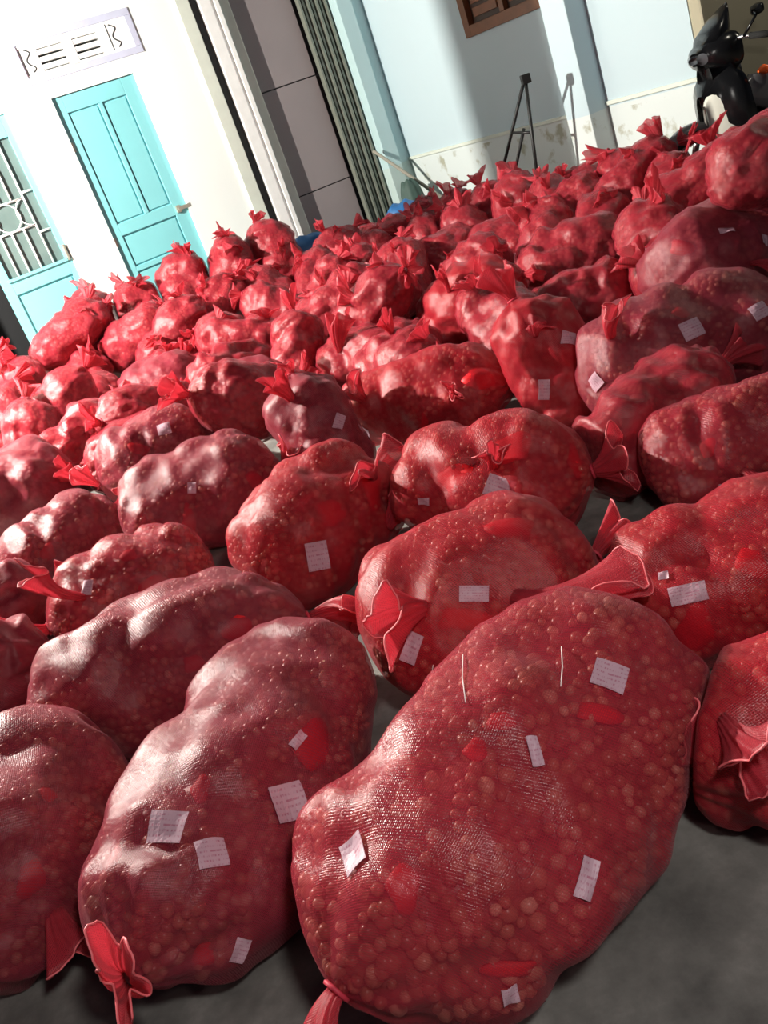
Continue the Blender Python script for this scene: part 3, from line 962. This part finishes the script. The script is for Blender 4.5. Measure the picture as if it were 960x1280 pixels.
# paper slips seen through the nets: sack, x, y, width px, height px, turn
def px_size(sid, px, py, n):
    hit = on_sack(sid, px, py)
    if hit is None:
        return 0.03
    return n * (hit[0] - CAM_POS).dot(FWD) / FOCAL
SLIPS = [('A', 445, 1068, 40, 46, 25), ('A', 762, 845, 46, 42, -30), ('A', 733, 1098, 26, 50, -20), ('A', 637, 1243, 24, 24, 10), ('A', 668, 940, 16, 40, 10),
    ('B', 208, 1033, 52, 40, -5), ('B', 265, 1066, 42, 38, 30), ('B', 360, 1003, 50, 46, 20), ('B', 263, 1247, 32, 34, 20), ('B', 300, 1188, 22, 30, -20), ('B', 372, 925, 14, 24, -40),
    ('E', 592, 742, 40, 20, 0), ('E', 515, 810, 22, 40, -20), ('F', 624, 610, 38, 28, -20), ('F', 530, 626, 16, 10, 10), ('G', 860, 742, 50, 24, 12), ('G', 830, 720, 14, 10, 0),
    ('I', 397, 695, 30, 36, 10), ('U', 905, 618, 26, 32, 0), ('S', 680, 487, 15, 25, 0), ('S', 712, 422, 22, 16, 0), ('T', 865, 411, 30, 24, 25), ('T', 745, 477, 20, 24, -25), ('T', 950, 388, 24, 20, 30),
    ('R', 453, 538, 22, 26, 0), ('K', 188, 582, 20, 20, -30), ('K', 205, 536, 18, 16, 20), ('l27', 333, 492, 18, 16, 0), ('Q', 424, 527, 14, 20, -15), ('Q', 395, 572, 14, 14, 0),
    ('V2', 908, 288, 20, 12, 0), ('V2', 955, 300, 12, 14, 0), ('cc', 648, 322, 16, 12, 0), ('y', 600, 335, 14, 12, 0), ('J', 240, 610, 12, 14, 0), ('L', 110, 735, 14, 20, 0), ('n24', 505, 380, 12, 10, 0)]
for sid, x, y, w, h, turn in SLIPS:
    patch(sid, x, y, px_size(sid, x, y, w) * 0.92, px_size(sid, x, y, h), turn, 'paper_slip', 'paper', 0.0045)
WADS = [('A', 508, 1110, 42, 48), ('A', 750, 888, 60, 30), ('A', 625, 900, 36, 26), ('A', 640, 1215, 70, 22), ('A', 595, 935, 30, 26), ('B', 395, 930, 62, 56), ('B', 250, 985, 24, 30), ('B', 255, 1195, 26, 34), ('B', 140, 1068, 18, 34),
    ('C', 285, 880, 36, 26), ('C', 240, 830, 26, 22), ('C', 300, 790, 40, 30), ('D', 40, 1100, 34, 44), ('D', 62, 990, 24, 20), ('E', 580, 775, 70, 30), ('E', 640, 655, 60, 40), ('F', 565, 597, 50, 30), ('F', 640, 560, 50, 40), ('F', 720, 575, 20, 40),
    ('G', 870, 790, 44, 56), ('G', 940, 700, 36, 40), ('I', 415, 640, 40, 30), ('I', 470, 610, 30, 60), ('J', 235, 650, 16, 40), ('J', 320, 600, 26, 20), ('K', 175, 560, 26, 18), ('L', 160, 692, 20, 18), ('L', 195, 740, 40, 30),
    ('R', 530, 530, 10, 30), ('R', 600, 470, 40, 26), ('T', 852, 388, 22, 16), ('T', 905, 470, 36, 18), ('U', 885, 560, 18, 26), ('M', 60, 690, 18, 18), ('V2', 850, 310, 30, 20), ('l27', 300, 500, 24, 14), ('m28', 215, 500, 40, 16)]
for sid, x, y, w, h in WADS:
    patch(sid, x, y, px_size(sid, x, y, w), px_size(sid, x, y, h) * 1.1, 0, 'red_wad', 'red_bundle', -0.006, 0.0055, 0.004)

# loose collars of net where the photograph shows them: sack, x, y, aim x, aim y, towards viewer, length, rim, flatness
COLLARS = [('E', 530, 760, 470, 775, 0.5, 0.13, 0.075, 0.6), ('E', 640, 745, 760, 780, 0.3, 0.26, 0.07, 0.35), ('F', 738, 625, 800, 575, 0.2, 0.15, 0.035, 0.75), ('F', 615, 585, 640, 545, 0.5, 0.10, 0.05, 0.5),
    ('I', 470, 600, 440, 560, 0.3, 0.14, 0.08, 0.3), ('I', 485, 660, 490, 620, 0.3, 0.12, 0.045, 0.4), ('Q', 365, 500, 345, 470, 0.3, 0.13, 0.06, 0.4), ('S', 668, 420, 655, 385, 0.2, 0.12, 0.07, 0.6), ('Y', 560, 365, 560, 335, 0.4, 0.14, 0.05, 0.5),
    ('Y', 590, 400, 580, 380, 0.8, 0.1, 0.05, 0.7), ('K', 170, 600, 155, 630, 0.6, 0.10, 0.05, 0.5), ('L', 105, 745, 30, 755, 0.3, 0.2, 0.05, 0.6), ('L', 110, 790, 95, 805, 0.5, 0.07, 0.04, 0.5), ('U', 930, 590, 960, 610, 0.5, 0.14, 0.06, 0.6),
    ('W', 795, 305, 805, 280, 0.5, 0.13, 0.06, 0.5), ('T', 765, 420, 755, 405, 0.4, 0.1, 0.05, 0.7), ('R', 455, 500, 440, 485, 0.5, 0.11, 0.06, 0.5), ('R', 570, 490, 560, 500, 0.8, 0.08, 0.045, 0.5), ('m28', 205, 490, 215, 505, 0.8, 0.12, 0.08, 0.5),
    ('n25', 425, 440, 425, 410, 0.3, 0.16, 0.07, 0.5), ('V2', 940, 330, 960, 325, 0.6, 0.1, 0.05, 0.5), ('B', 105, 1035, 85, 1030, 0.3, 0.07, 0.04, 0.6), ('D', 70, 1140, 80, 1180, 0.4, 0.1, 0.05, 0.5), ('G', 880, 860, 900, 900, 0.4, 0.12, 0.06, 0.5), ('H', 900, 900, 930, 940, 0.7, 0.14, 0.07, 0.5),
    ('l27', 300, 520, 300, 540, 0.6, 0.08, 0.03, 0.4), ('ii', 858, 190, 862, 150, 0.1, 0.18, 0.03, 0.4)]
for k, (sid, x, y, ax_, ay_, tw, ln, rm, fl) in enumerate(COLLARS):
    hit = on_sack(sid, x, y)
    if hit is None:
        print('no hit collar', sid, x, y)
        continue
    dx, dy = ax_ - x, ay_ - y
    q = math.hypot(dx, dy)
    D = CX * (dx / q) - CY * (dy / q) - FWD * tw + hit[1] * 0.5
    collar(SACK[sid][0], hit[0] - hit[1] * 0.006, D, ln, rm, 900 + k, fl, hem=sid in NEAR, origin=SACK[sid][2])

THREADS = [('A', [(580, 820), (579, 850), (583, 880)]), ('E', [(542, 830), (538, 850), (545, 872)]), ('A', [(702, 810), (703, 835), (700, 860)])]
for sid, pp in THREADS:
    pts = []
    for x, y in pp:
        hit = on_sack(sid, x, y)
        if hit:
            pts.append(hit[0] + hit[1] * 0.004 - SACK[sid][2])
    if len(pts) > 2:
        tube('loose_thread', pts, 0.0011, 'thread', SACK[sid][0], 5)


# ------------------------------------------------------------------ other things
def dome(name, cx, cy, hx, hy, hz, mat, seed, yaw=0.0, z0=0.0):
    """a crumpled sheet thrown over something low"""
    rng = np.random.default_rng(seed)
    nr, na = 14, 48
    V, F = [], []
    c, s_ = math.cos(yaw), math.sin(yaw)
    ph = rng.uniform(0, 6, 8)
    for a in range(nr + 1):
        t = a / nr
        for b in range(na):
            th = 2 * math.pi * b / na
            fold = 1 + 0.10 * math.sin(5 * th + ph[0]) * t + 0.06 * math.sin(11 * th + ph[1]) * t
            x = hx * t ** 0.7 * math.cos(th) * fold
            y = hy * t ** 0.7 * math.sin(th) * fold
            z = hz * (1 - t ** 3.5) + 0.03 * math.sin(9 * x / hx + ph[2]) * math.cos(7 * y / hy + ph[3]) * (1 - t)
            V.append((x * c - y * s_, x * s_ + y * c, max(0.004, z + z0)))
    for a in range(nr):
        for b in range(na):
            b2 = (b + 1) % na
            F.append((a * na + b, (a + 1) * na + b, (a + 1) * na + b2, a * na + b2))
    me = mesh_np(name, V, F)
    o = link_obj(name, me, mat, None, True)
    o.location = (cx, cy, 0)
    return o
tag(dome('tarpaulin', 0.16, 8.72, 0.46, 0.22, 0.58, 'tarp', 3, 0.3), 'crumpled blue tarpaulin at the foot of the white pillar', 'tarp', 'blue tarpaulins by the house')
tag(dome('tarpaulin', 1.22, 9.50, 0.27, 0.2, 0.49, 'tarp', 4, 0.5), 'small crumpled blue tarpaulin at the foot of the folded gate', 'tarp', 'blue tarpaulins by the house')
tag(dome('cloth_bundle', 1.40, 9.80, 0.15, 0.13, 0.64, 'green_cloth', 6), 'dark green cloth bundle standing by the corner column', 'bundle')

pa, pb = house_pt(2.02, 0.14, 1.02), house_pt(2.28, 0.33, 0.62)
end = pb + (pb - pa) * (0.61 / 0.40)
tag(tube('wooden_pole', [pa, pa.lerp(end, 0.5), end], [0.016, 0.019, 0.019], 'pole_wood'), 'weathered grey pole leaning slantwise against the folded gate', 'pole')

# black A-shaped stand against the side wall
st = empty('metal_stand', side_pt(-1.35, 0.6, 0))
so = st.location.copy()
tag(st, 'thin black A-shaped iron stand in front of the pale blue side wall', 'stand')
apex = side_pt(-0.947, 0.6, 1.225) - so
lf, rf_ = side_pt(-2.0, 0.6, 0.013) - so, side_pt(-1.19, 0.6, 0.013) - so
tube('leg', [apex, lf], 0.013, 'iron', st)
tube('leg', [apex, rf_], 0.014, 'iron', st)
mid = side_pt(-1.109, 0.6, 0.865) - so
tube('brace', [mid, side_pt(-1.78, 0.6, 0.013) - so], 0.013, 'iron', st)
tube('crossbar', [apex.lerp(lf, 0.30), apex.lerp(rf_, 0.33)], 0.011, 'iron', st)
cap = boxes('cap', [((-0.035, -0.03, -0.05), (0.035, 0.03, 0.02))], 'iron', st, 0.008)
cap.location = apex

# ---- motorbike behind the sacks at the right
bike = empty('motorbike', (2.80, 6.30, 0.0), math.radians(192))
tag(bike, 'black underbone motorbike with white front panel parked behind the sacks', 'motorbike')
def loft(name, secs, mat, parent, seg=18, power=2.8):
    """closed shape through sections (x, y, z, half width, half height)"""
    V, F = [], []
    for x, y, z, hw, hh in secs:
        for k in range(seg):
            a = 2 * math.pi * k / seg
            ca, sa = math.cos(a), math.sin(a)
            V.append((x, y + hw * math.copysign(abs(ca) ** (2 / power), ca), z + hh * math.copysign(abs(sa) ** (2 / power), sa)))
    n = len(secs)
    for i in range(n - 1):
        for k in range(seg):
            k2 = (k + 1) % seg
            F.append((i * seg + k, i * seg + k2, (i + 1) * seg + k2, (i + 1) * seg + k))
    F.append(tuple(range(seg)))
    F.append(tuple((n - 1) * seg + k for k in range(seg))[::-1])
    return link_obj(name, mesh_np(name, V, F), mat, parent, True)
def wheel(x):
    w = tube('wheel', [(x + 0.255 * math.cos(a), 0, 0.29 + 0.255 * math.sin(a)) for a in [2 * math.pi * k / 32 for k in range(32)]], 0.036, 'rubber', bike, 10, True)
    tube('rim', [(x + 0.215 * math.cos(a), 0, 0.29 + 0.215 * math.sin(a)) for a in [2 * math.pi * k / 32 for k in range(32)]], 0.014, 'steel', w, 8, True)
    tube('hub', [(x, -0.06, 0.29), (x, 0.06, 0.29)], 0.045, 'steel', w, 14)
    for k in range(5):
        a = 2 * math.pi * k / 5
        tube('spoke', [(x + 0.04 * math.cos(a), 0, 0.29 + 0.04 * math.sin(a)), (x + 0.21 * math.cos(a), 0, 0.29 + 0.21 * math.sin(a))], 0.011, 'steel', w, 6)
wheel(0.0)
wheel(-1.22)
for sg in (-1, 1):
    tube('fork', [(0.0, sg * 0.07, 0.29), (-0.19, sg * 0.07, 0.72)], 0.022, 'steel', bike)
# front mudguard, pointed at its tip
V, F = [], []
na, nw = 18, 7
for i in range(na):
    a = math.radians(28 + 118 * i / (na - 1))
    wd = 0.062 * min(1.0, 0.15 + i / 4.5)
    for j in range(nw):
        u = j / (nw - 1) * 2 - 1
        rr = 0.335 - 0.05 * u * u * min(1, i / 4)
        V.append((rr * math.cos(a), wd * u, 0.29 + rr * math.sin(a)))
for i in range(na - 1):
    for j in range(nw - 1):
        k = i * nw + j
        F.append((k, k + 1, k + nw + 1, k + nw))
mg = link_obj('mudguard', mesh_np('mudguard', V, F), 'bike_grey', bike, True)
mg.modifiers.new('t', 'SOLIDIFY').thickness = 0.006
# leg shield: black wings, white centre panel
loft('leg_shield', [(-0.12, 0, 0.66, 0.05, 0.10), (-0.19, 0, 0.66, 0.17, 0.20), (-0.27, 0, 0.64, 0.235, 0.27), (-0.33, 0, 0.60, 0.24, 0.30), (-0.38, 0, 0.56, 0.20, 0.28)], 'bike_black', bike)
loft('front_panel', [(-0.10, 0.05, 0.58, 0.02, 0.12), (-0.13, 0.06, 0.585, 0.055, 0.165), (-0.20, 0.08, 0.59, 0.085, 0.185), (-0.27, 0.11, 0.58, 0.10, 0.18), (-0.31, 0.13, 0.57, 0.08, 0.14)], 'bike_white', bike, 18, 3.0)
hl = loft('headlight_cowl', [(-0.13, 0, 0.985, 0.045, 0.04), (-0.17, 0, 0.985, 0.11, 0.07), (-0.25, 0, 0.98, 0.15, 0.12), (-0.34, 0, 0.97, 0.17, 0.14), (-0.42, 0, 0.97, 0.12, 0.11)], 'bike_black', bike)
loft('visor', [(-0.15, 0.0, 1.0, 0.04, 0.03), (-0.23, 0.0, 1.04, 0.12, 0.08), (-0.33, -0.01, 1.09, 0.11, 0.10), (-0.41, -0.02, 1.15, 0.06, 0.08), (-0.47, -0.04, 1.215, 0.015, 0.035)], 'bike_black', hl, 18, 3.0)
loft('headlight_lens', [(-0.12, 0, 0.98, 0.05, 0.02), (-0.14, 0, 0.98, 0.085, 0.04), (-0.18, 0, 0.98, 0.105, 0.055)], 'lamp_glass', hl)
loft('steering_neck', [(-0.18, 0, 0.82, 0.08, 0.12), (-0.28, 0, 0.84, 0.15, 0.17), (-0.38, 0, 0.84, 0.12, 0.15)], 'bike_black', bike)
tube('handlebar', [(-0.44, -0.34, 1.0), (-0.37, -0.2, 1.03), (-0.33, 0, 1.03), (-0.37, 0.2, 1.03), (-0.44, 0.34, 1.0)], 0.014, 'steel', bike)
for sg in (-1, 1):
    tube('grip', [(-0.39, sg * 0.23, 1.02), (-0.45, sg * 0.36, 0.995)], 0.021, 'rubber', bike, 10)
    if sg < 0:
        continue
    my = 0.30
    mz = -0.06
    mr = tube('mirror_stalk', [(-0.36, sg * my * 0.7, 1.03), (-0.37, sg * my * 0.85, 1.10 + mz * 0.5), (-0.40, sg * my, 1.19 + mz)], 0.009, 'bike_black', bike)
    loft('mirror', [(-0.445, sg * my, 1.22 + mz, 0.025, 0.02), (-0.425, sg * my, 1.22 + mz, 0.05, 0.032), (-0.40, sg * my, 1.215 + mz, 0.05, 0.03), (-0.385, sg * my, 1.21 + mz, 0.02, 0.015)], 'bike_black', mr)
loft('frame_body', [(-0.36, 0, 0.52, 0.08, 0.14), (-0.55, 0, 0.46, 0.10, 0.15), (-0.75, 0, 0.50, 0.13, 0.18), (-1.0, 0, 0.58, 0.15, 0.15), (-1.3, 0, 0.66, 0.12, 0.11), (-1.55, 0, 0.72, 0.06, 0.06)], 'bike_black', bike)
loft('seat', [(-0.58, 0, 0.70, 0.05, 0.03), (-0.66, 0, 0.72, 0.10, 0.05), (-0.9, 0, 0.74, 0.13, 0.055), (-1.2, 0, 0.78, 0.14, 0.055), (-1.42, 0, 0.80, 0.10, 0.04)], 'rubber', bike)
loft('side_cover', [(-0.30, 0.17, 0.70, 0.02, 0.03), (-0.38, 0.18, 0.70, 0.05, 0.10), (-0.50, 0.18, 0.66, 0.06, 0.12), (-0.62, 0.17, 0.60, 0.03, 0.07)], 'bike_grey', bike)
loft('indicator', [(-0.40, 0.24, 0.80, 0.01, 0.01), (-0.44, 0.25, 0.80, 0.03, 0.03), (-0.48, 0.25, 0.79, 0.02, 0.02)], 'orange', bike)
loft('engine', [(-0.52, 0, 0.30, 0.07, 0.07), (-0.62, 0, 0.30, 0.13, 0.11), (-0.82, 0, 0.30, 0.13, 0.11), (-0.92, 0, 0.30, 0.08, 0.08)], 'bike_grey', bike)
tube('exhaust', [(-0.6, -0.13, 0.24), (-0.9, -0.16, 0.22), (-1.45, -0.17, 0.30)], [0.02, 0.04, 0.045], 'steel', bike, 12)
tube('kickstand', [(-0.72, 0.12, 0.22), (-0.76, 0.26, 0.012)], 0.012, 'iron', bike)
for sg in (-1, 1):
    tube('swing_arm', [(-0.85, sg * 0.08, 0.32), (-1.22, sg * 0.08, 0.29)], 0.018, 'iron', bike)
tube('rear_rack', [(-1.15, -0.11, 0.85), (-1.6, -0.1, 0.87), (-1.6, 0.1, 0.87), (-1.15, 0.11, 0.85)], 0.01, 'steel', bike)

# ------------------------------------------------------------------ which sack is which
LABELS = {
    'A': 'largest red net sack at the very front, beside the bare concrete floor',
    'B': 'wine red net sack directly left of the largest front sack, with three paper slips',
    'C': 'long wine red net sack lying crosswise behind the front pair, no paper slips',
    'D': 'dark net sack cut off by the lower left edge of the picture',
    'E': 'bright red net sack with loose flaps lying just behind the largest front sack',
    'F': 'bright red sack in the middle with an open net collar at its right end',
    'G': 'red sack cut by the right edge, right of the largest sack, wide slip on top',
    'H': 'low red sack with crumpled collar on the concrete at the lower right edge',
    'I': 'rounded red sack left of centre with a single square paper slip in front',
    'J': 'long smooth red sack lying left of the rounded sack with the square slip',
    'K': 'red sack on the left with its knot facing the viewer and two small slips',
    'L': 'red sack on the left whose limp collar sticks out towards the left edge',
    'M': 'pinkish sack wedged behind the one whose limp collar points left',
    'N': 'broad sack at the left edge, level with the sack showing its knot',
    'O': 'dark sack end at the left edge, the upper of two beside the crosswise sack',
    'P': 'dark sack end at the left edge, the lower of two beside the crosswise sack',
    'Q': 'wine red sack leaning upright near the centre with a red collar on top',
    'R': 'long bright red sack lying in the centre, right of the leaning wine red sack',
    'S': 'narrow upright red sack right of centre with a small slip near its foot',
    'T': 'large dark red sack on the right carrying three pale paper slips',
    'U': 'red sack at the right edge below the large dark one with three slips',
    'V2': 'big upper sack by the right edge, piled behind the one with three slips',
    'V1': 'topmost round sack at the right edge, below the motorbike',
    'W': 'long red sack right of centre with a pale lit left end and ring collar',
    'X': 'dark red sack lying directly in front of the one with the pale lit end',
    'Y': 'dark red sack at centre right with a red knot standing on its top',
    'u6': 'half hidden red sack squeezed between the middle sack and the right edge sacks',
    'n25': 'flat red sack with a tall collar lying behind the long bright red centre sack',
    'i': 'long red sack below the blue door, lit at its left end',
    'l27': 'arched red sack with one small slip, left of the leaning wine red sack',
    'm28': 'red sack with a round red fold on its side, left of the arched sack',
    'r': 'wide crumpled sack at left below the glazed door, third row from the left edge',
    'y': 'crumpled red sack in the middle distance just behind the dark one with a knot',
    'cc': 'shaded red sack below the iron stand, left of the sack with pale lit end',
    'n24': 'small sack with bright highlights left of the dark one with a knot on top',
    'n26': 'small leaning sack with creased net, right of the long sack below the door',
    'q2': 'small upright sack near the left edge, in front of the wide crumpled one',
    'q': 'crumpled sack cut by the left edge, below the dark doorway',
    'p0': 'rearmost sack at the left edge under the black doorway',
    'p1': 'small sack below the glazed door leaf, second from the left edge at the back',
    'p3': 'small crumpled sack behind the wide crumpled one at left, under the big heap',
    'q3': 'low red sack at left between the small upright one and the knotted one',
    'n1': 'upright sack on the step before the glazed door leaf, leftmost of the raised heap',
    'n2': 'big slanting sack bulging out at the left end of the raised heap',
    'n1b': 'small upright sack on the step between the two turquoise doors',
    'n2b': 'slanting sack on the raised heap, right of the big bulging one',
    'b': 'round upright sack in front of the closed blue door, tuft at its top',
    'a': 'upright sack standing right of the blue door, left of the dark wall slot',
    'a2': 'upright sack standing against the white pillar beside the blue tarpaulin',
    'd': 'small sack tucked in front of the two upright sacks right of the door',
    'e': 'small sack in front of the white pillar, left of the blue tarpaulin',
    'f': 'crumpled sack below the left side of the closed blue door',
    'g': 'lumpy sack two rows in front of the white pillar',
    'v': 'long shaded sack below the mauve door, lying level with its collar to the right',
    't1': 'small sack just in front of the blue tarpaulin at the pillar',
    't2': 'broad sack in the back row below the mauve metal door',
    't3': 'rounded sack below the folded gate, in front of the small blue tarpaulin',
    't4': 'small upright sack below the corner column, left of the pale blue wall',
    't5': 'rearmost sack beside the small blue tarpaulin at the corner of the yard',
    'u2': 'sack right behind the long shaded one below the mauve door',
    'u3': 'small slanting sack below the right half of the mauve door',
    'u4': 'small sack below the folded gate, just behind the one with bright highlights',
    'u5': 'small sack in the second row from the back, below the folded gate bars',
    'aa': 'upright sack in the back row at the foot of the iron stand',
    'bb': 'small sack in the back row just left of the iron stand',
    'b2': 'small sack in the back row at the left side of the wall shadow',
    'b3': 'small sack in the second row, left below the iron stand',
    'dd': 'sack in the back row right of the iron stand, under the wall shadow',
    'd2': 'lit sack two rows in front of the iron stand with its collar pointing left',
    'ee': 'shaded sack second from the back, left of the pilaster on the blue wall',
    'e2': 'upright sack with a pointed tuft just below the pilaster of the blue wall',
    'hh': 'low sack in the back row right of the pilaster on the blue wall',
    'ii': 'sack with an upright net ribbon in front of the motorbike wheel',
    'jj': 'lumpy shaded sack below the one with the upright ribbon near the motorbike',
    'kk': 'shaded sack directly below the white panel of the motorbike',
    'mm': 'small sack directly behind the long one with the pale lit end',
    'z0': 'mostly hidden sack behind the arched sack with one small slip',
    'z1': 'mostly hidden sack between the flat collared one and the long bright centre sack',
    'z2': 'mostly hidden sack between the dark knotted one and the narrow upright one',
    'z3': 'slanting sack left of the big upper sack by the right edge',
    'z5': 'mostly hidden sack just behind the knotted one with two slips at left',
    'z6': 'mostly hidden sack behind the big upper sack by the right edge',
    'z7': 'sack end at the left edge right above the broad sack there',
    'z8': 'low sack behind the knotted one, in front of the round red fold sack',
    'z9': 'sack pressed against the left of the one with bright highlights, mid distance',
    'z10': 'sack cut by the right edge behind the topmost round sack',
    'z11': 'low sack between the long one below the door and the arched one',
    'z12': 'sack hidden in part behind the dark one with a knot, mid distance',
    'z13': 'crumpled sack at left between the wide one and the left edge',
    'z14': 'sack peeping out right behind the long one lit at its left end',
    'z15': 'sack between the crumpled one below the door and the round red fold sack',
    'z16': 'low sack in front of the pointed tuft below the pilaster',
    'z18': 'sack below the pilaster, left of the one with the pointed tuft',
    'z19': 'rearmost small sack between the iron stand and the pilaster',
    'z20': 'small sack below the folded gate, middle of three behind the slanting one',
    'z21': 'small sack below the folded gate, rightmost of three behind the slanting one',
    'z22': 'small sack below the folded gate, leftmost of three behind the slanting one',
}
for sid in SACK:
    tag(SACK[sid][0], LABELS[sid], 'sack', 'red net sacks of bulbs spread over the yard')
